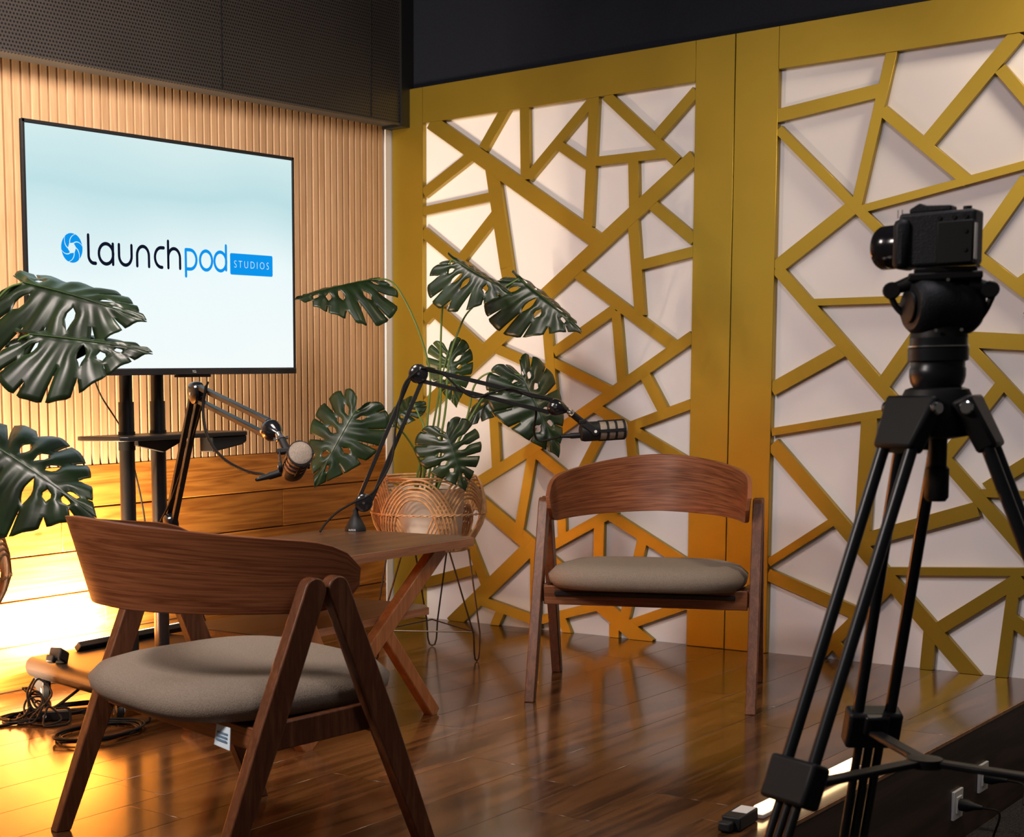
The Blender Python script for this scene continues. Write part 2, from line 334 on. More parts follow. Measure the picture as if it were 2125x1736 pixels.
LAT2 = [(2.319,1.902,1.965,1.942,0.046), (1.937,2.067,2.040,1.566,0.036), (2.314,1.856,2.050,1.573,0.032), (2.053,1.577,1.904,1.419,0.033), (1.963,1.876,1.687,1.613,0.037), (1.552,2.061,1.815,1.754,0.050), (1.604,1.958,1.479,1.795,0.036), (2.025,1.555,1.494,1.654,0.027), (2.053,1.564,2.314,1.375,0.052), (2.310,1.377,1.448,0.389,0.042), (2.189,1.251,1.701,1.243,0.024), (1.511,1.605,1.940,0.956,0.047), (1.643,1.368,1.479,1.227,0.035), (1.536,1.269,1.462,1.327,0.034), (1.678,1.106,1.467,1.088,0.052), (1.751,1.179,1.458,0.848,0.035), (1.564,0.957,1.729,0.721,0.040), (2.314,0.800,1.849,0.879,0.028), (2.310,0.758,1.608,-0.019,0.051), (2.096,0.486,2.316,0.330,0.029), (2.317,0.288,1.987,0.167,0.045), (1.883,0.287,2.132,0.006,0.040), (2.080,0.066,2.027,0.008,0.042), (1.977,0.861,1.991,0.430,0.052), (1.989,0.427,1.622,0.552,0.050), (1.624,0.604,1.449,0.602,0.025), (1.906,0.327,1.440,0.355,0.027), (1.482,0.335,1.729,0.145,0.043), (1.505,0.306,1.533,-0.010,0.036), (1.508,0.193,1.432,0.142,0.044), (1.758,0.135,1.767,-0.011,0.041), (2.318,0.951,2.074,1.083,0.048)]
def rot_rect(y1, z1, y2, z2, w_):
    d = Vector((y2-y1, z2-z1)); L = d.length; d /= L; n = Vector((-d.y, d.x)); return d, n, L
def lattice(name, label, ya, yb, ia, ib, bars, seed):
    # ya>yb outer edges, ia>ib opening edges along y
    t = thing(name, label, 'wall panel', (XB, (ya+yb)/2, 0), group='gold lattice wall panels')
    zt, zo = 2.206, 2.060
    def fb(nm, a, b): MB().bounds((XB, a[0], a[1]), (XB+.028, b[0], b[1])).build(nm, GOLD, t, bevel=.0012, seg=1)
    fb('stile', (ia, .001), (ya-.0008, zt)); fb('stile', (yb+.0008, .001), (ib, zt)); fb('top_rail', (ib, zo), (ia, zt))
    for i, (y1, z1, y2, z2, ww) in enumerate(bars):
        d, n, L = rot_rect(y1, z1, y2, z2, ww)
        P = [(y1+n.x*ww/2, z1+n.y*ww/2), (y1-n.x*ww/2, z1-n.y*ww/2), (y2-n.x*ww/2, z2-n.y*ww/2), (y2+n.x*ww/2, z2+n.y*ww/2)]
        # clip to opening
        def clip(P, f):
            out = []
            for k in range(len(P)):
                a, b = P[k], P[(k+1) % len(P)]; fa, fb_ = f(a), f(b)
                if fa >= 0: out.append(a)
                if fa*fb_ < 0: s_ = fa/(fa-fb_); out.append((a[0]+(b[0]-a[0])*s_, a[1]+(b[1]-a[1])*s_))
            return out
        for f in (lambda p: ia-p[0], lambda p: p[0]-ib, lambda p: p[1]-.001, lambda p: zo-p[1]): P = clip(P, f)
        if len(P) < 3: continue
        dx = .0022+.00004*i
        MB().prism(P, (XB+dx, 0, 0), (0,1,0), (0,0,1), .027-dx).build('lattice_bar', GOLD, t, bevel=.0004, seg=1)
    return t
lattice('lattice_panel', 'gold geometric lattice wall panel in the corner behind the potted monstera', 3.950, 2.4725, 3.797, 2.619, LAT1, 1)
LAT2 += [(1.60,.62,1.14,.95,.04), (1.50,1.20,1.14,1.02,.04), (1.49,1.64,1.14,1.80,.036), (1.35,.62,1.14,.25,.04), (1.14,.62,1.50,.28,.036)]
lattice('lattice_panel', 'gold geometric lattice wall panel cut off by the right edge, behind the camera tripod', 2.4715, .995, 2.316, 1.15, LAT2, 2)

# ------------------------------------------------------------------ television on its stand
TVY = 3.43
tv = thing('television', 'large flat television showing a blue and navy logo on a pale screen', 'television', (3.667, TVY+.03, 1.04))
x0, x1, z0, z1 = 3.058, 4.283, 1.038, 1.764
MB().bounds((x0, TVY+.004, z0), (x1, TVY+.014, z1)).build('bezel', BLACKM, tv, bevel=.002)
MB().bounds((x0+.10, TVY+.014, z0+.02), (x1-.10, TVY+.075, z0+.46)).build('back_housing', BLACKM, tv, bevel=.01)
scr = MB().add([(x0+.011, TVY+.0030, z0+.021), (x1-.011, TVY+.0030, z0+.021), (x1-.011, TVY+.0030, z1-.011), (x0+.011, TVY+.0030, z1-.011)], [(0,1,2,3)]).build('screen', SCREEN, tv)
MB().bounds((x0, TVY-.001, z0), (x1, TVY+.004, z0+.019)).build('lower_bezel', GLOSSB, tv, bevel=.001)
MB().bounds((x0, TVY, z0), (x0+.010, TVY+.004, z1)).build('side_bezel', BLACKM, tv, bevel=.001)
MB().bounds((x1-.010, TVY, z0), (x1, TVY+.004, z1)).build('side_bezel', BLACKM, tv, bevel=.001)
MB().bounds((x0, TVY, z1-.010), (x1, TVY+.004, z1)).build('top_bezel', BLACKM, tv, bevel=.001)
MB().bounds((3.70, TVY+.005, z0-.008), (3.85, TVY+.03, z0)).build('sensor_box', BLACKM, tv, bevel=.002)
lt = MB(); text_faces(lt, 'TCL', .011, (3.752, TVY-.0022, z0+.006), (1,0,0), (0,0,1)); lt.build('brand_mark', DOT, tv, flat=True)
# lettering: strokes drawn as flat ribbons on the screen
LY = TVY+.0022
class Pen:
    def __init__(s, wd): s.mb = MB(); s.w = wd; s.k = 0
    def stroke(s, pts):
        h = s.w/2; y = LY-.00001*(s.k % 9); s.k += 1
        P = [Vector((p[0], p[1])) for p in pts]; Lf, Rt = [], []
        for i, p in enumerate(P):
            t = (P[min(i+1,len(P)-1)]-P[max(i-1,0)]).normalized(); n = Vector((-t.y, t.x)); Lf.append(p+n*h); Rt.append(p-n*h)
        V = [(q.x, y, q.y) for q in Lf]+[(q.x, y, q.y) for q in Rt]; k = len(P)
        s.mb.add(V, [(k+i, k+i+1, i+1, i) for i in range(k-1)])
        for c in (P[0], P[-1]):
            s.mb.add([(c.x+h*math.cos(a*math.pi/6), y-.000005, c.y+h*math.sin(a*math.pi/6)) for a in range(12)], [tuple(range(12))])
def arc(cx, cz, rx, rz, a0, a1, n=14): return [(cx+rx*math.cos(R_(a0+(a1-a0)*i/n)), cz+rz*math.sin(R_(a0+(a1-a0)*i/n))) for i in range(n+1)]
zb, zx, za = 1.3705, 1.4305, 1.452; rz = (zx-zb)/2; zc = (zx+zb)/2
pd = Pen(.0105)
pd.stroke([(3.309, za), (3.309, zb+.022)]+arc(3.331, zb+.022, .022, .022, 180, 270, 8)+[(3.338, zb)])
pd.stroke(arc(3.382, zc, .030, rz, 0, 360, 28)); pd.stroke([(3.411, zx), (3.411, zb)])
pd.stroke([(3.437, zx), (3.437, zb+.028)]+arc(3.464, zb+.028, .027, .028, 180, 360)+[(3.491, zx)])
pd.stroke([(3.515, zb), (3.515, zx-.028)]+arc(3.541, zx-.028, .026, .028, 180, 0)+[(3.567, zb)])
pd.stroke([(3.634, zx), (3.622, zx)]+arc(3.622, zc, .028, rz, 90, 270)+[(3.626, zb)])
pd.stroke([(3.654, za), (3.654, zb)]); pd.stroke([(3.654, zx-.028)]+arc(3.681, zx-.028, .027, .028, 180, 0)+[(3.708, zb)])
pd.mb.build('logo_text', LOGO_DK, tv, flat=True)
pb = Pen(.0105)
pb.stroke([(3.735, zx), (3.735, 1.348)]); pb.stroke([(3.735, zx), (3.755, zx)]+arc(3.755, zc, .030, rz, 90, -90)+[(3.742, zb)])
pb.stroke(arc(3.831, zc, .029, rz, 0, 360, 28))
pb.stroke(arc(3.900, zc, .029, rz, 0, 360, 28)); pb.stroke([(3.928, za), (3.928, zb+.004)])
pb.mb.build('logo_text', LOGO_BL, tv, flat=True); ic = None
# aperture icon: six blades
icx, icz, Rr = 3.242, 1.411, .0445
for k in range(6):
    th = 60*k+10; P = [(Rr*math.cos(R_(th+60*i/8)), Rr*math.sin(R_(th+60*i/8))) for i in range(9)]
    for i in range(1, 7):
        f = i/6; r_ = Rr+(Rr*.36-Rr)*f; a_ = th+60+58*f; P.append((r_*math.cos(R_(a_)), r_*math.sin(R_(a_))))
    for i in range(6, 0, -1):
        f = i/6; r_ = Rr+(Rr*.36-Rr)*f; a_ = th+58*f; P.append((r_*math.cos(R_(a_)), r_*math.sin(R_(a_))))
    cx_ = sum(p[0] for p in P)/len(P); cz_ = sum(p[1] for p in P)/len(P)
    MB().add([(icx+cx_+(p[0]-cx_)*.90, LY, icz+cz_+(p[1]-cz_)*.90) for p in P], [tuple(range(len(P)))]).build('icon_blade', LOGO_BL, tv, flat=True)
bx = []
for cx_, cz_, a0 in ((4.159, 1.424, 0), (3.954, 1.424, 90), (3.954, 1.367, 180), (4.159, 1.367, 270)): bx += arc(cx_, cz_, .006, .006, a0, a0+90, 5)
MB().add([(p[0], LY, p[1]) for p in bx], [tuple(range(len(bx)))]).build('logo_badge', LOGO_BL, tv, flat=True)
lt = MB(); text_faces(lt, 'STUDIOS', .034, (3.966, LY-.0004, 1.384), (1,0,0), (0,0,1), spacing=1.42, thin=-.0007); lt.build('logo_caption', LOGO_WH, tv, flat=True)

ts = thing('television_stand', 'black two-column television floor stand with a shelf and casters', 'stand', (3.69, 3.60, 0))
for cx in (3.622, 3.768):
    c = MB().tube([(cx, 3.60, .11), (cx, 3.60, .955)], .0255, 20).build('column', BLACK, ts)
    MB().tube([(cx, 3.60, .955), (cx, 3.60, 1.40)], .0215, 20).build('inner_tube', BLACK, c)
    MB().tube([(cx, 3.60, .80), (cx, 3.60, .86)], .028, 20).build('collar', BLACKM, c)
MB().bounds((3.50, 3.545, 1.20), (3.89, 3.585, 1.26)).bounds((3.50, 3.505, 1.15), (3.53, 3.545, 1.46)).bounds((3.86, 3.505, 1.15), (3.89, 3.545, 1.46)).build('mount_bracket', BLACKM, ts, bevel=.003)
MB().prism([(3.46,3.43),(4.02,3.43),(4.05,3.46),(4.05,3.63),(4.0,3.66),(3.46,3.66),(3.44,3.62),(3.44,3.45)], (0,0,.836), (1,0,0), (0,1,0), .014).build('shelf', BLACK, ts, bevel=.003)
MB().prism([(3.60,0),(3.80,0),(3.80,-.016),(3.72,-.045),(3.60,-.02)], (0,3.545,.836), (1,0,0), (0,0,1), .018).build('shelf_bracket', BLACKM, ts, bevel=.002)
MB().prism([(3.86,0),(4.03,0),(4.03,-.02),(4.01,-.03),(3.86,-.05)], (0,3.50,.836), (1,0,0), (0,0,1), .06).build('shelf_tray', BLACKM, ts, bevel=.004)
# base: thick rounded plate on four casters
bs = MB().prism([(3.385,3.87),(3.265,3.33),(4.12,3.33),(4.04,3.87)], (0,0,.066), (1,0,0), (0,1,0), .066).build('base', BASEB, ts, bevel=.030, seg=5)
for bxx, yy in ((3.41,3.80),(3.325,3.375),(4.02,3.80),(4.06,3.375)):
    c = MB().bounds((bxx-.020, yy-.022, .058), (bxx+.020, yy+.022, .068)).prism([(-.022,.060),(.022,.060),(.026,.04),(.004,.018),(-.02,.03)], (bxx-.017, yy, 0), (0,1,0), (0,0,1), .034).build('caster', BLACKM, ts, bevel=.002)
    wls = MB().lathe([(.006,-.013),(.020,-.013),(.025,-.009),(.025,.009),(.020,.013),(.006,.013)], (bxx, yy-.012, .0255), (.8,-.6,0), 20).build('wheel', BLACKM, c)
    MB().lathe([(.0,-.0175),(.013,-.0175),(.013,.0175),(.0,.0175)], (bxx, yy-.012, .0255), (.8,-.6,0), 16).build('wheel_hub', HUB, wls)

# LED bars along the wall, the second one added out of view
def light_bar(label, a, b, z, mat, power, col, face, group=None, size=.022, lit=1.0):
    a, b = Vector((*a, z)), Vector((*b, z)); t = thing('light_bar', label, 'lamp', (a+b)/2, group=group)
    d = (b-a).normalized(); f = Vector(face).normalized(); up_ = d.cross(f)
    MB().bar(a, b, .030, size, up_).build('housing', BLACKM, t, bevel=.003)
    MB().bar(a+d*.008+f*(size/2+.002), b-d*.008+f*(size/2+.002), .018, .006, up_).build('diffuser', mat, t, bevel=.002)
    if power:
        c = a+(b-a)*lit/2+f*(size/2+.008)
        area('bar_light', c, c+f, .02, (b-a).length*lit, power, col)
    return t
light_bar('black LED bar on the stand base glowing against the plank wall', (3.56, 3.79), (4.14, 3.81), .148, LED2, 62, (1,.78,.52), (-.06,1,1.0), lit=.42)
light_bar('LED bar lying on the floor along the plank wall beside the left planter', (2.55, 3.84), (3.22, 3.84), .02, LED2, 135, (1,.78,.52), (.30,1,.9))  # added bar outside the view, brightens the left end of the planks

# ------------------------------------------------------------------ chairs
def make_chair(label, loc, rz):
    t = thing('armchair', label, 'chair', loc, rz, group='walnut armchairs')
    ap = {}
    for s in (-1, 1):
        xs_ = .325*s
        for e, ytop, yf, off in ((-1, -.030, -.272, 0), (1, .026, .272, 0)):
            # leg outline in the side plane (y,z), rounded top
            a = Vector((yf, 0)); b = Vector((ytop, .598)); d = (b-a).normalized(); n = Vector((-d.y, d.x))
            P = [a-n*.021-d*.0, a+n*.021]
            P[0].y = 0; P[1].y = 0
            mid = a+d*((b-a).length*.55)
            P = [P[0], mid-n*.027, b-n*.0255]+[b+(-n*math.cos(R_(q))+d*math.sin(R_(q)))*.0255 for q in range(20, 180, 20)]+[b+n*.0255, mid+n*.027, P[1]]
            MB().prism([(p.x, p.y) for p in P], (xs_-.0155, 0, 0), (0,1,0), (0,0,1), .031).build('leg', CHAIRL, t, bevel=.003, world=False)
        # side rail
        MB().bar((xs_*.93, -.150, .308), (xs_*.93, .140, .328), .055, .022, (0,0,1)).build('side_rail', CHAIRL, t, bevel=.003, world=False)
    MB().bounds((-.305, .125, .292), (.305, .150, .352)).build('front_rail', CHAIRW, t, bevel=.003, world=False)
    MB().bounds((-.31, -.150, .283), (.31, -.126, .330)).build('back_rail', CHAIRW, t, bevel=.003, world=False)
    MB().bounds((-.27, -.12, .322), (.27, .16, .336)).build('seat_base', BLACKM, t, bevel=.002, world=False)
    # curved plywood back: outer/inner shells
    V, F = [], []; nu, nv = 44, 10; th = .013
    def bp(u, v, inset):
        # u in [-1,1] along the arc, v in [0,1] bottom to top
        ang = u*R_(90); k = 1.0
        a_ = .303+.006*v; b_ = (.425+.060*v)
        sx = math.copysign(abs(math.sin(ang))**k, ang); cy = abs(math.cos(ang))**k
        e = abs(u)
        # rounded wing ends
        zb_ = .557-.012*e; zt_ = .744-.082*(math.sqrt(e*e+.06)-.245)
        rnd = max(0, (e-.80)/.20); zm = (zb_+zt_)/2; half = (zt_-zb_)/2*math.sqrt(max(.02, 1-rnd**2.6*.92))
        z = zm+(v*2-1)*half
        return Vector(((a_-inset)*sx, .105-(b_-inset)*cy, z))
    for sh in (0, th):
        for i in range(nu+1):
            for j in range(nv+1): V.append(bp(-1+2*i/nu, j/nv, sh))
    W = nv+1; K = (nu+1)*W
    for i in range(nu):
        for j in range(nv):
            a = i*W+j; F.append((a, a+W, a+W+1, a+1)); F.append((K+a, K+a+1, K+a+W+1, K+a+W))
    for i in range(nu):
        F.append((i*W, K+i*W, K+(i+1)*W, (i+1)*W)); a = i*W+nv; F.append((a, a+W, K+a+W, K+a))
    for j in range(nv):
        F.append((j, j+1, K+j+1, K+j)); a = nu*W+j; F.append((a, K+a, K+a+1, a+1))
    m_ = MB(); m_.add(V, F); o_ = m_.build('backrest', CHAIRB, t, world=False, sharp=50, bevel=.002)
    uvl = o_.data.uv_layers.new(name='UVMap')
    for lp in o_.data.loops:
        q = lp.vertex_index % K; uvl.data[lp.index].uv = (q//W/nu*.95, (q % W)/nv*.19)
    # cushion: superellipse plan, domed profile, front wider than back
    V, F = [], []; nr, na = 7, 48
    prof = [(0,1,1),(.55,.99,1),(.80,.93,1),(.93,.74,1),(1,.40,1),(.985,.05,1),(.94,-.2,1),(.7,-.26,1),(0,-.26,1)]
    for r_, h_, _ in prof:
        for k in range(na):
            a = 2*math.pi*k/na; p = 2/3.2
            cx_ = math.copysign(abs(math.cos(a))**p, math.cos(a)); cy_ = math.copysign(abs(math.sin(a))**p, math.sin(a))
            y = -.002+.284*cy_*r_; x = .300*cx_*r_*(1+.02*cy_)
            z = .350+.016*(y+.26)/.52+h_*.063 - .006*(1-min(1, (x/.25)**2+(y/.24)**2))
            V.append((x, y, z))
    for i in range(len(prof)-1):
        for k in range(na):
            a = i*na+k; b = i*na+(k+1) % na; F.append((a, b, b+na, a+na))
    m_ = MB(); m_.add(V, F); m_.build('cushion', FABRIC, t, world=False, sharp=80)
    return t
far = make_chair('walnut armchair facing the room in front of the gold lattice wall', (4.685, 2.326, 0), R_(200.8-90))
near = copy_tree(far); near.location = (2.551, 2.218, 0); near.rotation_euler = (0, 0, R_(-16.1-90))
near['label'] = 'walnut armchair in the foreground seen from behind, with a paper tag under its seat'
tg = MB().add([(.217,-.187,.332),(.267,-.187,.332),(.270,-.191,.288),(.215,-.192,.291),(.217,-.188,.332),(.267,-.188,.332),(.270,-.1925,.288),(.215,-.1935,.291)], [(0,1,2,3),(7,6,5,4),(0,4,5,1),(1,5,6,2),(2,6,7,3),(3,7,4,0)]).build('paper_tag', PAPER, near, world=False, flat=True)
ink = MB()
for k in range(3): ink.box((.242, -.1912-.0014*k, .318-.007*k), (.038, .0006, .004))
ink.build('print', INK, tg, world=False, flat=True)

# ------------------------------------------------------------------ table
tb = thing('side_table', 'low walnut table with crossed legs and a lower shelf', 'table', (3.66, 2.88, 0))
MB().prism([(3.19,2.605),(4.10,2.605),(4.125,2.63),(4.125,3.12),(4.10,3.145),(3.19,3.145),(3.165,3.12),(3.165,2.63)], (0,0,.503), (1,0,0), (0,1,0), .027).build('tabletop', TABLEW, tb, bevel=.003)
MB().bounds((3.19,2.6025,.5040),(4.10,2.6052,.5290)).build('edge_band', EDGE, tb)
MB().bounds((3.31,2.6975,.298),(4.00,2.7002,.320)).build('edge_band', EDGE, tb)
for yy in (2.672, 3.090):
    MB().bar((3.335, yy, 0.0), (4.02, yy, .505), .050, .034, (1,0,-.5)).build('leg', TABLEL, tb, bevel=.004)
    MB().bar((3.982, yy, 0.0), (3.725, yy, .285), .042, .032, (1,0,.8)).build('leg', TABLEL, tb, bevel=.004)
    MB().bar((3.50, yy, .115), (3.285, yy, .505), .040, .030, (1,0,.5)).build('strut', TABLEL, tb, bevel=.004)
MB().prism([(3.31,2.70),(4.00,2.70),(4.04,2.735),(4.04,3.02),(4.00,3.06),(3.31,3.06),(3.27,3.02),(3.27,2.735)], (0,0,.297), (1,0,0), (0,1,0), .024).build('shelf', TABLEW, tb, bevel=.003)

# ------------------------------------------------------------------ microphones on boom arms
def boom_arm(label, base, P0, E_, T_, n):
    base, P0, E_, T_, n = map(Vector, (base, P0, E_, T_, n)); n.normalize()
    t = thing('boom_arm', label, 'microphone arm', base, group='black boom arms on the table')
    b_ = MB().lathe([(.034,0),(.034,.010),(.026,.026),(.010,.056),(.0085,.075)], base).build('base_cone', BLACKM, t)
    tx = MB(); vd = Vector((-base.x, -base.y, 0)).normalized(); ux = Vector((0,0,1)).cross(vd)
    text_faces(tx, 'RØDE', .0085, base+vd*.0345-ux*.022+Vector((0,0,.003)), ux, (0,0,1)); tx.build('brand_mark', DOT, b_, flat=True)
    def joint(c, r, nm='joint'):
        j = MB().lathe([(.0,-.019),(r*.62,-.0185),(r*.9,-.014),(r,-.006),(r,.006),(r*.9,.014),(r*.62,.0185),(0,.019)], c, n, 24).build(nm, GLOSSB, t)
        for s in (-1, 1): MB().lathe([(.0045, .0185*s),(.0045, .0205*s)], c, n, 10).build('screw', STEEL, j)
    joint(P0, .030); joint(E_, .031)
    def seg(a, b):
        d = (b-a).normalized(); s = d.cross(n).normalized()
        for k in (-1, 1):
            MB().bar(a+s*.0195*k+d*.012, b+s*.0195*k-d*.012, .013, .016, s).build('arm_rail', BLACK, t, bevel=.0015, seg=1)
    seg(P0, E_); seg(E_, T_)
    d = (T_-E_).normalized()
    # end knuckle, teardrop
    MB().lathe([(.001,-.022),(.017,-.018),(.026,-.006),(.027,.006),(.022,.022),(.013,.036),(.009,.042)], T_, d, 20).build('end_knuckle', GLOSSB, t)
    j = MB().lathe([(.0045,-.0285),(.0045,-.026),(.0045,.026),(.0045,.0285)], T_, n, 10).build('screw', STEEL, t)
    return t, T_+d*.042
def microphone(label, tip, pivot, axis, n, conn=None):
    # axis: direction the grill points at; pivot: centre of the yoke on the body
    tip, pivot, ax, n = Vector(tip), Vector(pivot), Vector(axis).normalized(), Vector(n).normalized()
    t = thing('microphone', label, 'microphone', pivot, group='podcast microphones on the boom arms')
    th = tip+(pivot-tip)*.14
    MB().tube([tip-(pivot-tip)*.02, th], .0095, 12).tube([th-(pivot-tip).normalized()*.004+n*.0, th+(pivot-tip).normalized()*.004], .0125, 8).build('thread_adapter', STEEL, t)
    MB().tube([th-n*.018, th+n*.018], .0042, 8).build('thumb_screw', STEEL, t)
    q = pivot+(tip-pivot)*.46
    MB().tube([th+(pivot-tip).normalized()*.002, q], .0105, 14).build('mount_post', BLACKM, t)
    yk = MB()
    for s in (-1, 1): yk.bar(q+n*.022*s*.9, pivot+n*.0335*s, .022, .005, (ax))
    yk.bar(q-n*.024, q+n*.024, .020, .012, ax); yk.build('yoke', BLACKM, t, bevel=.002)
    for s in (-1, 1): MB().lathe([(.012, .031*s),(.012, .037*s),(.005,.0375*s),(.005,.0385*s)], pivot, n, 16).build('yoke_knob', BLACKM, t)
    for s in (-1, 1): MB().lathe([(.0046, .0386*s),(.0046, .0394*s)], pivot, n, 12).build('dot', DOT, t)
    MB().lathe([(.018,-.044),(.028,-.040),(.031,-.030),(.031,.012),(.0295,.016)], pivot, ax, 28).build('body', BLACKM, t)
    MB().lathe([(.0285,.014),(.0290,.020),(.0290,.094),(.0275,.099),(.022,.1015),(0,.1025)], pivot, ax, 32).build('grill', GRILL, t)
    for k in range(3):
        h = .036+.026*k
        MB().lathe([(.0285,h),(.0312,h),(.0312,h+.007),(.0285,h+.007)], pivot, ax, 28).build('ring', BLACKM, t)
    s_ = ax.cross(n)
    for k in range(4):
        a = math.pi/2*k+.0; c = (n*math.cos(a)+s_*math.sin(a))
        MB().bar(pivot+c*.0305+ax*.014, pivot+c*.0305+ax*.094, .009, .004, c.cross(ax)).build('rib', BLACKM, t)
    # connector
    u = Vector((0,0,1)); dn = (-u+ax*u.dot(ax)).normalized()
    cn = pivot-ax*.042+dn*.010; cdr = ax
    if conn is not None: cdr = -Vector(conn).normalized(); cn = pivot-ax*.030-cdr*.028
    MB().tube([cn+cdr*.01, cn-cdr*.030, cn-cdr*.034, cn-cdr*.062], [.009,.009,.007,.0045], 12).build('connector', BLACKM, t)
    MB().lathe([(.004,0),(.004,.001)], cn-cdr*.050+n*(-.0068), -n, 10).build('dot', DOT, t)
    return t, cn-cdr*.062
def cable(label, pts, r=.0032, n=6, group='black cables', sm=6, mat=None):
    o = MB().tube(pts, r, 7, smooth=sm).build('cable', mat or CORD, None); return tag(o, label, 'cable', group)

n2 = (-.8,-.6,0)
a2, tip2 = boom_arm('black boom arm on the right end of the table reaching toward the gold wall', (4.085,3.035,.530), (4.098,3.012,.621), (4.205,2.875,1.027), (4.475,2.547,0.915), n2)
m2, c2 = microphone('black microphone with a tan mesh head held in front of the gold lattice, pointing right', tip2, (4.575,2.463,0.836), Vector((4.640,2.385,0.841))-Vector((4.575,2.463,0.836)), n2, None)
n1 = (-.905,.407,-.11); cmv = Vector((-.78,-.62,0)); rgv = Vector((.62,-.78,0))
a1, tip1 = boom_arm('black boom arm on the left end of the table leaning toward the near chair', (3.265,3.065,.530), (3.262,3.075,.615), (3.185,2.896,0.983), (3.015,2.496,0.890), n1)
m1, c1 = microphone('black microphone with its round mesh head facing the viewer', tip1, (2.985,2.400,0.806), cmv*.90+Vector((0,0,.34))+rgv*.16, rgv+Vector((0,0,.1)), -rgv*.9+Vector((0,0,-.25)))

# ------------------------------------------------------------------ cables of the microphones and the television
cable('black microphone cable hanging in a curve from the near arm to its microphone', [(3.140,2.820,1.002), (3.130,2.824,0.938), (3.100,2.782,0.869), (3.060,2.695,0.816), (3.030,2.592,0.786), (3.010,2.516,0.779), c1], .0042)
cable('black cable running down the near boom arm', [(3.160,2.831,1.012), (3.160,2.843,0.986), (3.190,2.902,0.898), (3.215,2.974,0.791), (3.240,3.056,0.673), (3.260,3.128,0.599)], .0032)
cable('black cable from the far microphone looping up to its arm', [c2, (4.500,2.612,0.807), (4.480,2.622,0.840), (4.460,2.603,0.888), (4.450,2.598,0.914)], .0038)
cable('black cable wound along the upper rails of the far boom arm', [(4.190,2.854,1.044), (4.210,2.833,1.043), (4.250,2.802,1.018), (4.280,2.768,0.975), (4.310,2.734,0.950), (4.340,2.691,0.963), (4.380,2.646,0.975), (4.420,2.601,0.950), (4.460,2.556,0.940)], .0034)
cable('brown cable dropping from the far boom arm to the tabletop', [(4.180,2.858,1.038), (4.160,2.899,0.990), (4.140,2.915,0.870), (4.120,2.919,0.756), (4.075,2.956,0.659), (4.050,3.014,0.625), (4.020,3.058,0.594), (3.990,3.081,0.560), (3.967,3.087,0.534)], .0036)
cable('thin black cable hanging below the television', [(3.381,3.500,1.052), (3.408,3.520,1.023), (3.476,3.560,0.971), (3.613,3.640,0.902), (3.680,3.660,0.842)], .0026)
cable('thin black cable hanging between the stand columns', [(3.644,3.600,0.774), (3.670,3.610,0.718), (3.701,3.620,0.645), (3.729,3.630,0.547), (3.732,3.640,0.402)], .0030)

# tangle on the floor by the plank wall
random.seed(11)
def coil(label, c, rx, ry, turns, z=.005, r=.0030, tilt=0.0, jit=.012, tail=None):
    P = []; n = int(turns*14)
    for i in range(n+1):
        a = 2*math.pi*i/14
        P.append((c[0]+(rx+random.uniform(-jit,jit))*math.cos(a)+jit*.8*math.sin(i*.37), c[1]+(ry+random.uniform(-jit,jit))*math.sin(a), z+.0035*(i/14)+abs(random.gauss(0,.001))+tilt*(1+math.sin(a))))
    if tail: P += tail
    return cable(label, P, r, sm=4)
coil('black cable coiled in wide loops on the floor behind the near chair', (3.125,3.247,0.000), .150, .085, 4.2, tail=[(3.317,3.249,0.004), (3.429,3.333,0.004), (3.470,3.384,0.006)], r=.0034)
coil('black cable coil lying left of the chair leg', (3.303,3.548,0.000), .12, .06, 3.4, r=.0036)
coil('black cable coil at the far left of the tangle', (3.151,3.580,0.000), .10, .06, 2.6, r=.0036)
def tangle(label, pts, seed, n=26, r=.0034):
    rr = random.Random(seed); P = []; (ax, ay, az), (bx_, by_, bz) = pts
    for i in range(n):
        f = i/(n-1); a = i*1.25+seed
        P.append((ax+(bx_-ax)*f+.035*math.cos(a)+rr.uniform(-.012,.012), ay+(by_-ay)*f+.030*math.sin(a)+rr.uniform(-.012,.012), max(.005, az+(bz-az)*f+.040*math.sin(a*.9+seed)+rr.uniform(-.01,.01))))
    return cable(label, P, r, sm=5)
tangle('upper loops of tangled black cable hanging in front of the stand base', ((3.148,3.524,0.085), (3.268,3.696,0.030)), 1, 18)
tangle('tangled black cable bundle heaped on the floor below the stand base', ((3.152,3.578,0.045), (3.217,3.565,0.012)), 2, 24)
tangle('loose black cable knot lying in front of the floor adapter', ((3.105,3.571,0.012), (3.146,3.422,0.010)), 3, 20)
cable('black cord running off the left edge across the tangle', [(2.966,3.564,0.004), (3.053,3.556,0.005), (3.132,3.536,0.012), (3.207,3.531,0.030), (3.332,3.576,0.050), (3.487,3.639,0.075), (3.541,3.650,0.085)], .0048)
cable('lower black cord along the floor at the left edge', [(3.075,3.693,0.004), (3.149,3.621,0.004), (3.237,3.586,0.006), (3.327,3.551,0.005), (3.324,3.483,0.005), (3.281,3.407,0.004)], .0040)
cable('black cord drooping from the plug over the stand base', [(3.413,3.755,0.130), (3.363,3.711,0.115), (3.399,3.767,0.080), (3.431,3.821,0.050), (3.459,3.862,0.020)], .0042)
ad = thing('power_adapter', 'black power adapter lying among the cables on the floor', 'adapter', (3.194,3.514,0.000))
p = Vector((3.194,3.514,0.000)); mz = Matrix.Rotation(R_(-38), 3, 'Z')
MB().box((p.x, p.y, .0165), (.105, .05, .032), mz).build('body', BLACKM, ad, bevel=.005)
MB().lathe([(.006,0),(.006,.001)], mz @ Vector((-.03,-.0255,0))+Vector((p.x, p.y, .017)), mz @ Vector((0,-1,0)), 12).build('dot', DOT, ad)
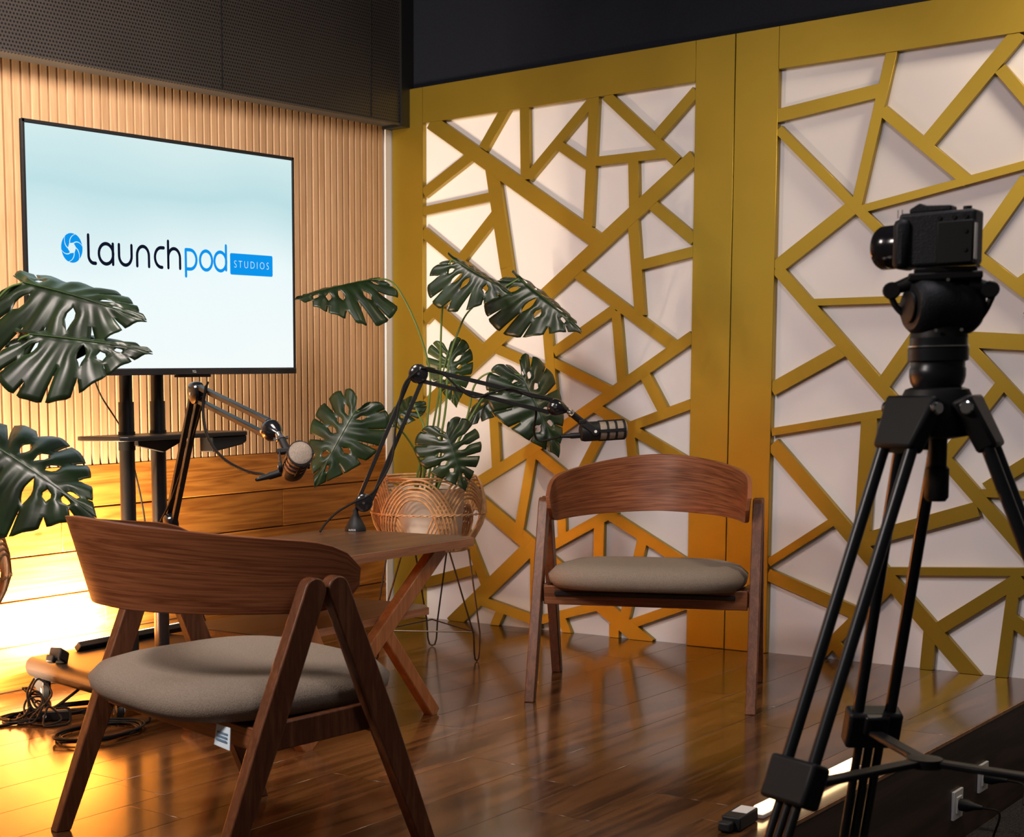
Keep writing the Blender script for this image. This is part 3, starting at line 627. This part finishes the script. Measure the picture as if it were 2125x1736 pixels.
pg = thing('power_plug', 'bulky black plug on the end of the LED bar over the stand base', 'plug', (3.365,3.670,0.158))
p = Vector((3.365,3.670,0.158)); mz = Matrix.Rotation(R_(20), 3, 'Z') @ Matrix.Rotation(R_(25), 3, 'Y')
MB().box((p.x, p.y, p.z), (.062, .044, .040), mz).build('body', BLACKM, pg, bevel=.006)
MB().box((p.x-.034, p.y, p.z-.006), (.026, .028, .024), mz).build('cord_grip', BLACKM, pg, bevel=.005)

# ------------------------------------------------------------------ rattan planters with monsteras
def prof(z):
    T = [(.395,.135),(.43,.160),(.48,.188),(.53,.203),(.58,.200),(.625,.188),(.66,.170)]
    for (a, ra), (b, rb) in zip(T[:-1], T[1:]):
        if z <= b: return ra+(rb-ra)*max(0, (z-a))/(b-a)
    return T[-1][1]
def planter(label, loc, rz):
    t = thing('rattan_planter', label, 'planter', loc, rz, group='rattan basket planters on wire legs')
    ring = lambda r, z, rr, n=40: MB().tube([(r*math.cos(2*math.pi*k/n), r*math.sin(2*math.pi*k/n), z) for k in range(n+1)], rr, 6, caps=False)
    for g in range(6):
        ph = 2*math.pi*g/6+.35; mb = MB()
        for j in range(6):
            h = R_(54)-R_(4.4)*j; zt = .656-.0135*j; P = []
            for i in range(29):
                u = -1+i/14; z = .398+(zt-.398)*(1-abs(u)**2.7); a = ph+h*u*(1-.10*(1-u*u))
                r = prof(z)+(.0035 if g % 2 else -.0025); P.append((r*math.cos(a), r*math.sin(a), z))
            mb.tube(P, .0040, 6, caps=False)
        mb.build('rattan_arch', RATTAN, t, world=False)
    ring(.170, .660, .004).build('rim', RATTAN, t, world=False); ring(.166, .650, .003).build('rim', RATTAN, t, world=False)
    wv = MB()
    for s in (0, 1):
        wv.tube([(( .207+.003*math.cos(k*1.9+s*math.pi))*math.cos(2*math.pi*k/90), (.207+.003*math.cos(k*1.9+s*math.pi))*math.sin(2*math.pi*k/90), .531+.0035*math.sin(k*1.9+s*math.pi)) for k in range(91)], .0022, 5, caps=False)
    wv.build('woven_band', RATTAN, t, world=False)
    ring(.137, .397, .005).build('bottom_ring', RATTAN, t, world=False)
    MB().lathe([(0,.394),(.132,.394),(.132,.40),(0,.40)], n=32).build('bottom', RATTAN, t, world=False)
    MB().lathe([(.0,.401),(.105,.401),(.118,.43),(.132,.61),(.134,.618),(.126,.618),(.124,.60),(.0,.598)], n=36).build('pot', POT, t, world=False)
    MB().lathe([(0,.598),(.122,.599),(.122,.606),(0,.607)], n=30).build('soil', SOIL, t, world=False)
    for k in range(3):
        a = R_(30)+2*math.pi*k/3; d = Vector((math.cos(a), math.sin(a), 0)); s = Vector((-d.y, d.x, 0))
        f = d*.207
        P = [d*.132+s*.062+Vector((0,0,.396)), f+s*.020+Vector((0,0,.10)), f+s*.016+Vector((0,0,.03)), f+s*.010+Vector((0,0,.008)), f+Vector((0,0,.0032)), f-s*.010+Vector((0,0,.008)), f-s*.016+Vector((0,0,.03)), f-s*.020+Vector((0,0,.10)), d*.132-s*.062+Vector((0,0,.396))]
        MB().tube(P[:1]+P[1:8]+P[8:], .0032, 8).build('hairpin_leg', WIRE, t, world=False)
    c = [Vector((.197*math.cos(R_(30)+2*math.pi*k/3), .197*math.sin(R_(30)+2*math.pi*k/3), .105)) for k in range(3)]
    for k in range(3): MB().tube([c[k], c[(k+1) % 3]], .0025, 6).build('brace', WIRE, t, world=False)
    return t
planter('rattan basket planter on wire legs behind the table, holding a monstera', (4.83, 3.26, 0), 0)
planter('rattan basket planter cut off by the left edge of the picture', (2.492, 3.197, 0), R_(101))

OUTL = [(.02,-.03),(.09,-.19),(.23,-.245),(.37,-.16),(.455,.03),(.465,.24),(.41,.45),(.305,.65),(.175,.83),(.07,.96),(0,1.07)]
def outline(t):
    n = len(OUTL)-1; f = min(max(t, 0), 1)*n; i = min(int(f), n-1); q = f-i
    P = [Vector(OUTL[min(max(i+k, 0), n)]) for k in (-1, 0, 1, 2)]; a, b, c, d = P
    return .5*((2*b)+(c-a)*q+(2*a-5*b+4*c-d)*q*q+(3*b-a-3*c+d)*q**3)
def leaf(plant, base, tip, nrm, wd=1.0, fold=.25, droop=.25, seed=0, mat=None, nl=8, slit=1.0):
    base, tip, nrm = Vector(base), Vector(tip), Vector(nrm)
    rr = random.Random(seed); Y = (tip-base); L = Y.length/1.04; Y.normalize(); Z = (nrm-Y*nrm.dot(Y)).normalized(); X = Y.cross(Z)
    V, F = [], []; nc, nw = 6, 12
    for s in (-1, 1):
        # slits and holes sit on the boundaries between lobes
        ws = [rr.choice((.45, .55, .62, .72, .80)) for _ in range(nl+1)]; gp = [slit*rr.choice((.02,.03,.06,.13)) for _ in range(nl+1)]
        hc = [rr.uniform(.26,.40) for _ in range(nl+1)]; hw = [rr.choice((0, .10, .13, .15)) for _ in range(nl+1)]
        ws[1] = .9; gp[1] = .05
        def gap(bi, w_):
            if bi == 0 or bi == nl: return 0
            g = gp[bi]*max(0, (w_-ws[bi])/(1-ws[bi]))**.7
            if hw[bi] and ws[bi] > .5: g = max(g, .24*math.sqrt(max(0, 1-((w_-hc[bi])/hw[bi])**2)))
            return g
        for i in range(nl):
            b0 = len(V); t0, t1 = i/nl, (i+1)/nl
            for j in range(nw+1):
                w_ = j/nw
                a_ = t0+gap(i, w_)*(t1-t0); b_ = t1-gap(i+1, w_)*(t1-t0)
                for c in range(nc+1):
                    q = c/nc; tt = a_+(b_-a_)*q
                    B = outline(tt); my = max(0, .90*tt**1.2-.03)
                    sc_ = 1-.025*(abs(q-.5)*2)**3*(w_ > .8)
                    wc = w_*sc_
                    xv = B.x*wc*s*wd*L; yv = (my+(B.y-my)*(wc**1.15))*L
                    quilt = -.016*L*math.cos(2*math.pi*q)*min(1, w_*2.2)*(1-.3*w_)
                    e = yv/L
                    z = -fold*abs(xv)-1.2*fold*xv*xv/L-droop*L*e*abs(e)*.9+quilt+.012*L*math.sin(9*e+4*s*w_+seed)*w_
                    V.append(base+X*xv+Y*yv+Z*z)
            W = nc+1
            for j in range(nw):
                for c in range(nc):
                    a = b0+j*W+c; F.append((a, a+1, a+W+1, a+W) if s > 0 else (a, a+W, a+W+1, a+1))
    off = plant.location; me = bpy.data.meshes.new('leaf'); me.from_pydata([v-off for v in V], [], F); me.validate()
    bm = bmesh.new(); bm.from_mesh(me); bmesh.ops.remove_doubles(bm, verts=bm.verts, dist=.0005); bmesh.ops.dissolve_degenerate(bm, edges=bm.edges, dist=.0002)
    bm.to_mesh(me); bm.free(); me.polygons.foreach_set('use_smooth', [True]*len(me.polygons))
    me.materials.append(mat or LEAF); o = bpy.data.objects.new('leaf', me); COL.objects.link(o); o.parent = plant
    sd = o.modifiers.new('s', 'SOLIDIFY'); sd.thickness = .0012; sd.offset = 0
    # midrib
    P = []
    for k in range(13):
        e = k/12*1.0; P.append(base+Y*e*L+Z*(-droop*L*e*abs(e)*.9+.0012))
    MB().tube(P, [.0022*L/.28, .0006], 5).build('midrib', LEAFL, o)
    return o
def stem(plant, pts, r=.0036): return MB().tube(pts, [r*1.25, r*.8], 8, smooth=8).build('stem', STEM, plant)
cm = Vector((-.80,-.56,0)); UP = Vector((0,0,1)); rg = Vector((.58,-.81,0))
mp_ = thing('monstera_plant', 'monstera with large split leaves standing in the corner behind the table', 'plant', (4.83, 3.26, .60))
root = lambda dx=0, dy=0, c=(4.83,3.26): (c[0]+dx, c[1]+dy, .60)
leaf(mp_, (4.613,3.348,1.363), (4.337,3.463,1.321), UP*.88+cm*.58, 1.05, .45, .10, 1, slit=1.8)
leaf(mp_, (4.743,3.089,1.418), (4.794,2.894,1.300), UP*.80+cm*.78, 1.15, .60, .05, 2, slit=1.6)
leaf(mp_, (5.012,2.998,1.360), (5.016,2.749,1.190), UP*.82+cm*.66, 1.0, .62, .12, 3, slit=1.8)
leaf(mp_, (4.997,3.284,1.113), (4.962,3.229,0.918), cm*.95+UP*.2-rg*.1, .92, .15, .15, 4, LEAFL)
leaf(mp_, (4.829,2.876,1.018), (4.845,2.727,0.754), cm*.80+UP*.45+rg*.15, .95, .28, .12, 5)
leaf(mp_, (5.098,3.088,0.981), (4.950,3.211,0.841), cm*.55+UP*.5-rg*.2, .62, .3, .1, 6)
leaf(mp_, (4.417,3.278,0.907), (4.250,3.331,0.676), cm*.95+UP*.28-rg*.1, 1.0, .22, .2, 7)
leaf(mp_, (4.609,3.038,0.826), (4.596,2.947,0.647), cm*.95+UP*.30+rg*.1, 1.28, .22, .22, 8)
leaf(mp_, (4.861,3.344,0.925), (4.748,3.400,0.843), cm*.5+UP*.5, .8, .25, .1, 9)
stem(mp_, [root(-.01,.02), (4.807,3.245,0.884), (4.811,3.239,1.030), (4.774,3.259,1.176), (4.716,3.289,1.304), (4.673,3.316,1.360), (4.613,3.348,1.363)])
stem(mp_, [root(0,.01), (4.830,3.211,0.883), (4.815,3.197,1.089), (4.769,3.158,1.257), (4.737,3.107,1.406), (4.743,3.089,1.418)])
stem(mp_, [root(.01,0), (4.840,3.195,0.883), (4.847,3.185,1.055), (4.866,3.157,1.174), (4.912,3.122,1.265), (5.012,2.998,1.360)])
stem(mp_, [root(0,.03), (4.890,3.265,0.899), (4.952,3.280,1.021), (4.997,3.284,1.113)])
stem(mp_, [root(.02,-.02), (4.812,3.092,0.849), (4.796,3.043,0.985), (4.795,2.970,1.030), (4.829,2.876,1.018)])
stem(mp_, [root(.03,0), (4.939,3.153,0.863), (5.022,3.135,0.948), (5.098,3.088,0.981)])
stem(mp_, [root(-.03,.03), (4.725,3.223,0.714), (4.603,3.224,0.838), (4.490,3.246,0.888), (4.417,3.278,0.907)])
stem(mp_, [root(0,-.03), (4.683,3.107,0.752), (4.636,3.070,0.821), (4.609,3.038,0.826)])
stem(mp_, [root(-.03,.04), (4.832,3.279,0.813), (4.854,3.319,0.883), (4.861,3.344,0.925)])

lp_ = thing('monstera_plant', 'monstera at the left edge whose split leaves overlap the television', 'plant', (2.492, 3.197, .60))
leaf(lp_, (2.589,2.916,1.258), (2.651,2.581,1.182), UP*.74+cm*.74, 1.12, .48, .10, 21, slit=1.8)
leaf(lp_, (2.519,2.818,1.129), (2.634,2.541,1.096), UP*.80+cm*.62, 1.0, .44, .06, 22)
leaf(lp_, (2.445,2.883,0.873), (2.477,2.585,0.746), UP*.62+cm*.80+rg*.1, 1.15, .42, .16, 23, slit=1.8)
L0 = (2.492, 3.197)
stem(lp_, [root(.01,0,L0), (2.520,3.042,1.012), (2.535,3.016,1.153), (2.562,2.953,1.238), (2.589,2.916,1.258)])
stem(lp_, [root(0,0,L0), (2.487,3.004,0.954), (2.495,2.919,1.051), (2.503,2.846,1.114), (2.519,2.818,1.129)])
stem(lp_, [root(0,-.01,L0), (2.482,3.034,0.801), (2.455,2.953,0.851), (2.445,2.883,0.873)])

# ------------------------------------------------------------------ tripod, fluid head and camera in the foreground
TC = Vector((2.54, .80, 0)); U_ = Vector((.300,-.954,0)); D_ = Vector((.954,.300,0))
def tp(u, d, z): return TC+U_*u+D_*d+Vector((0,0,z))
tr = thing('tripod', 'black video tripod standing on the lower floor in the right foreground', 'tripod', (2.54, .80, LOW))
MB().lathe([(.020,.900),(.046,.905),(.050,.925),(.050,.962),(.044,.975),(.036,.978)], TC, n=28).build('shoulder', BLACKM, tr)
MB().lathe([(.032,.976),(.037,.985),(.039,.995),(.039,1.006),(.0375,1.008),(.0375,1.016),(.042,1.018),(.042,1.036),(.040,1.038),(.040,1.052)], TC, n=32).build('bowl', TUBEB, tr)
MB().lathe([(.0405,1.038),(.0425,1.0385),(.0425,1.040),(.0405,1.0405)], TC, n=32).build('ring', STEEL, tr)
MB().lathe([(.010,.905),(.013,.90),(.013,.86),(.017,.855),(.017,.812),(.013,.806)], TC+U_*.004-D_*.0, n=16).build('bowl_handle', BLACKM, tr)
for k, az in enumerate((156, 36, -84)):
    a = R_(az); d = Vector((math.cos(a), math.sin(a), 0)); s = Vector((-d.y, d.x, 0))
    P = lambda r, z, q=0: TC+d*r+s*q+Vector((0,0,z))
    kn = MB().bar(P(.040,.962), P(.078,.885), .092, .030, s, .070).build('leg_yoke', BLACKM, tr, bevel=.006)
    MB().lathe([(.008,-.050),(.010,-.048),(.010,.048),(.008,.050)], P(.05,.948), s, 14).build('hinge_bolt', STEEL, kn)
    for q in (-.026, .026): MB().tube([P(.072,.900,q), P(.262,.400,q)], .0092, 14).build('leg_tube', TUBEB, tr)
    cl = MB().bar(P(.249,.432), P(.273,.368), .088, .036, s).build('leg_clamp', BLACKM, tr, bevel=.006)
    MB().bar(P(.232,.425), P(.246,.392), .040, .016, s).build('clamp_lever', BLACK, cl, bevel=.004)
    for q in (-.017, 0, .017): MB().tube([P(.265,.385,q), P(.535,LOW+.012,q)], .0072, 12).build('lower_tube', BLACK, tr)
    MB().lathe([(.020,0),(.022,.006),(.018,.022),(.010,.030)], P(.538,LOW), n=16).build('foot', BLACKM, tr)
    MB().bar(P(.250,.392), P(.012,.402), .024, .010, s).build('spreader_arm', BLACKM, tr, bevel=.003)
MB().lathe([(.006,.392),(.026,.394),(.026,.408),(.006,.410)], TC, n=18).build('spreader_hub', BLACKM, tr)
hd = MB().lathe([(.040,1.052),(.038,1.066),(.030,1.074)], TC, n=28).build('pan_base', BLACKM, tr)
MB().lathe([(.010,-.050),(.034,-.048),(.041,-.040),(.043,-.02),(.043,.020),(.041,.040),(.034,.048),(.010,.050)], tp(.004,0,1.098), U_*.9+D_*.436, 32).build('tilt_drum', CAMB, tr)
MB().lathe([(.020,.0495),(.024,.0505),(.024,.054),(.020,.055)], tp(.004,0,1.098), -(U_*.9+D_*.436), 24).build('tilt_dial', BLACKM, tr)
MB().box(tp(.006,0,1.142), (.10,.060,.012), Matrix((U_, D_, UP)).transposed()).build('head_plate', BLACKM, tr, bevel=.003)
MB().box(tp(.006,0,1.1515), (.085,.045,.008), Matrix((U_, D_, UP)).transposed()).build('quick_release', BLACK, tr, bevel=.002)
for su, zz in ((-1, 1.128), (1, 1.124)):
    k_ = MB().tube([tp(su*.040,-.01,zz+.006), tp(su*.060,-.012,zz)], [.012,.009], 14).build('side_knob', BLACKM, tr)
    MB().lathe([(.011,-.008),(.013,-.004),(.013,.004),(.011,.008)], tp(su*.066,-.013,zz-.004), D_, 16).build('knob_cap', BLACKM, k_)
MB().tube([tp(.070,-.012,1.112), tp(.060,-.01,1.088), tp(.044,-.008,1.066), tp(.030,-.006,1.058)], .0045, 10, smooth=5).build('drag_lever', BLACKM, tr)
MB().tube([tp(-.068,-.012,1.118), tp(-.058,-.01,1.098), tp(-.040,-.008,1.08)], .0045, 10, smooth=5).build('drag_lever', BLACKM, tr)
for q, zz in ((.010, 1.136), (-.004, 1.062), (.030, 1.062)): MB().lathe([(.0025,0),(.0025,.001)], tp(q, -.044 if zz < 1.1 else -.031, zz), -D_, 10).build('screw', STEEL, tr)

RC = Matrix.Rotation(R_(-14), 3, 'Z') @ Matrix((U_, D_, UP)).transposed()
ca = thing('camera', 'black mirrorless video camera mounted on top of the tripod', 'camera', tp(0,0,1.156))
c0 = tp(-.008, 0, 0)
def cb(u, d, z, du, dd, dz): 
    return (c0+RC @ Vector((u, d, 0))+Vector((0,0,z)), (du, dd, dz), RC)
MB().box(*cb(.006,0,1.1975,.106,.050,.080)).build('body', CAMB, ca, bevel=.005)
MB().box(*cb(-.042,-.004,1.192,.022,.062,.074)).build('grip', CAMB, ca, bevel=.008)
MB().box(*cb(.034,-.029,1.190,.050,.010,.062)).build('screen_door', BLACKM, ca, bevel=.002)
MB().box(*cb(.0605,-.026,1.190,.002,.012,.052)).build('door_edge', WHITEP, ca, bevel=.0005)  # white strip paints the light caught on the screen door's edge
MB().prism([(-.034,0),(.024,0),(.024,.008),(-.010,.010),(-.020,.014),(-.034,.006)], c0+RC @ Vector((0,.016,0))+Vector((0,0,1.2375)), RC @ Vector((1,0,0)), UP, .034).build('top_hump', CAMB, ca, bevel=.002)
MB().box(*cb(.004,-.005,1.2415,.020,.018,.004)).build('hot_shoe', STEEL, ca, bevel=.0006)
MB().lathe([(.006,0),(.006,.006)], c0+RC @ Vector((.042,0,0))+Vector((0,0,1.2375)), UP, 14).build('dial', BLACKM, ca)
for q in (-.052,-.046): MB().tube([c0+RC @ Vector((q,-.01,0))+Vector((0,0,1.232)), c0+RC @ Vector((q,-.01,0))+Vector((0,0,1.2445))], .0008, 6).build('strap_lug', STEEL, ca)
for q, zz in ((.010,1.2265),(.030,1.2265),(.046,1.2265),(.048,1.205),(.048,1.178)): MB().lathe([(.0032,0),(.0032,.0015)], c0+RC @ Vector((q,-.0255 if zz > 1.22 else -.0345,0))+Vector((0,0,zz)), RC @ Vector((0,-1,0)), 10).build('button', BLACK, ca)
MB().lathe([(.026,.048),(.031,.050),(.032,.062),(.0335,.066),(.0335,.084),(.031,.088),(.025,.088),(.020,.080)], c0+Vector((0,0,1.192)), RC @ Vector((-1,.32,0)), 32).build('lens', GLOSSB, ca)

# ------------------------------------------------------------------ front edge of the stage
sb = thing('light_bar', 'lit LED bar lying along the front edge of the wooden stage', 'lamp', (3.765, 1.448, 0))
MB().bounds((3.46, 1.432, 0), (4.07, 1.464, .010)).build('housing', WHITEP, sb, bevel=.002)
MB().tube([(3.47, 1.448, .017), (4.06, 1.448, .017)], .0125, 14).build('diffuser', LED, sb)
ad = thing('power_adapter', 'black power adapter with a white label beside the stage edge LED bar', 'adapter', (3.381,1.452,0.000))
p = Vector((3.381,1.452,0.000)); mz = Matrix.Rotation(R_(4), 3, 'Z')
MB().box((p.x, p.y, .017), (.115, .044, .032), mz).build('body', BLACKM, ad, bevel=.004)
MB().box((p.x+.018, p.y-.002, .0335), (.062, .034, .0008), mz).build('label', WHITEP, ad)
MB().box((p.x-.07, p.y, .014), (.03, .03, .022), mz).build('cord_grip', BLACKM, ad, bevel=.005)
def outlet(label, c, tilt):
    c = Vector(c); t = thing('wall_outlet', label, 'outlet', (c.x, STY-.006, c.z), group='white outlets on the stage riser')
    MB().box((c.x, STY-.004, c.z), (.078, .008, .082)).build('plate', WHITEP, t, bevel=.002)
    MB().box((c.x, STY-.009, c.z), (.040, .004, .046)).build('socket', WHITEP, t, bevel=.001)
    return c
q1 = outlet('white outlet plate higher on the stage riser with a black plug', (4.846,1.364,-0.162), 0)
q2 = outlet('white outlet plate lower on the stage riser with a black plug', (4.622,1.364,-0.195), 0)
for q, lb, e in ((q1, 'black plug in the higher riser outlet with its cord', (4.484,1.150,-0.130)), (q2, 'black plug in the lower riser outlet with its cord', (4.681,1.286,-0.300))):
    t = thing('power_plug', lb, 'plug', (q.x, STY-.03, q.z))
    MB().lathe([(.017,-.011),(.018,-.030),(.010,-.050),(.006,-.070)], (q.x, STY, q.z), (0,1,0), 16).build('body', BLACKM, t)
    MB().tube([(q.x, STY-.066, q.z), (q.x+.01, STY-.11, q.z-.01), ((q.x+e[0])/2, (STY-.1+e[1])/2, (q.z+e[2])/2-.03), e], .003, 7, smooth=6).build('cord', CORD, t)
cable('thin black cable on the lower floor beside the tripod', [(4.205,1.437,-0.100), (4.415,1.471,-0.200), (4.621,1.510,-0.300), (4.480,1.452,-0.306)], .003)
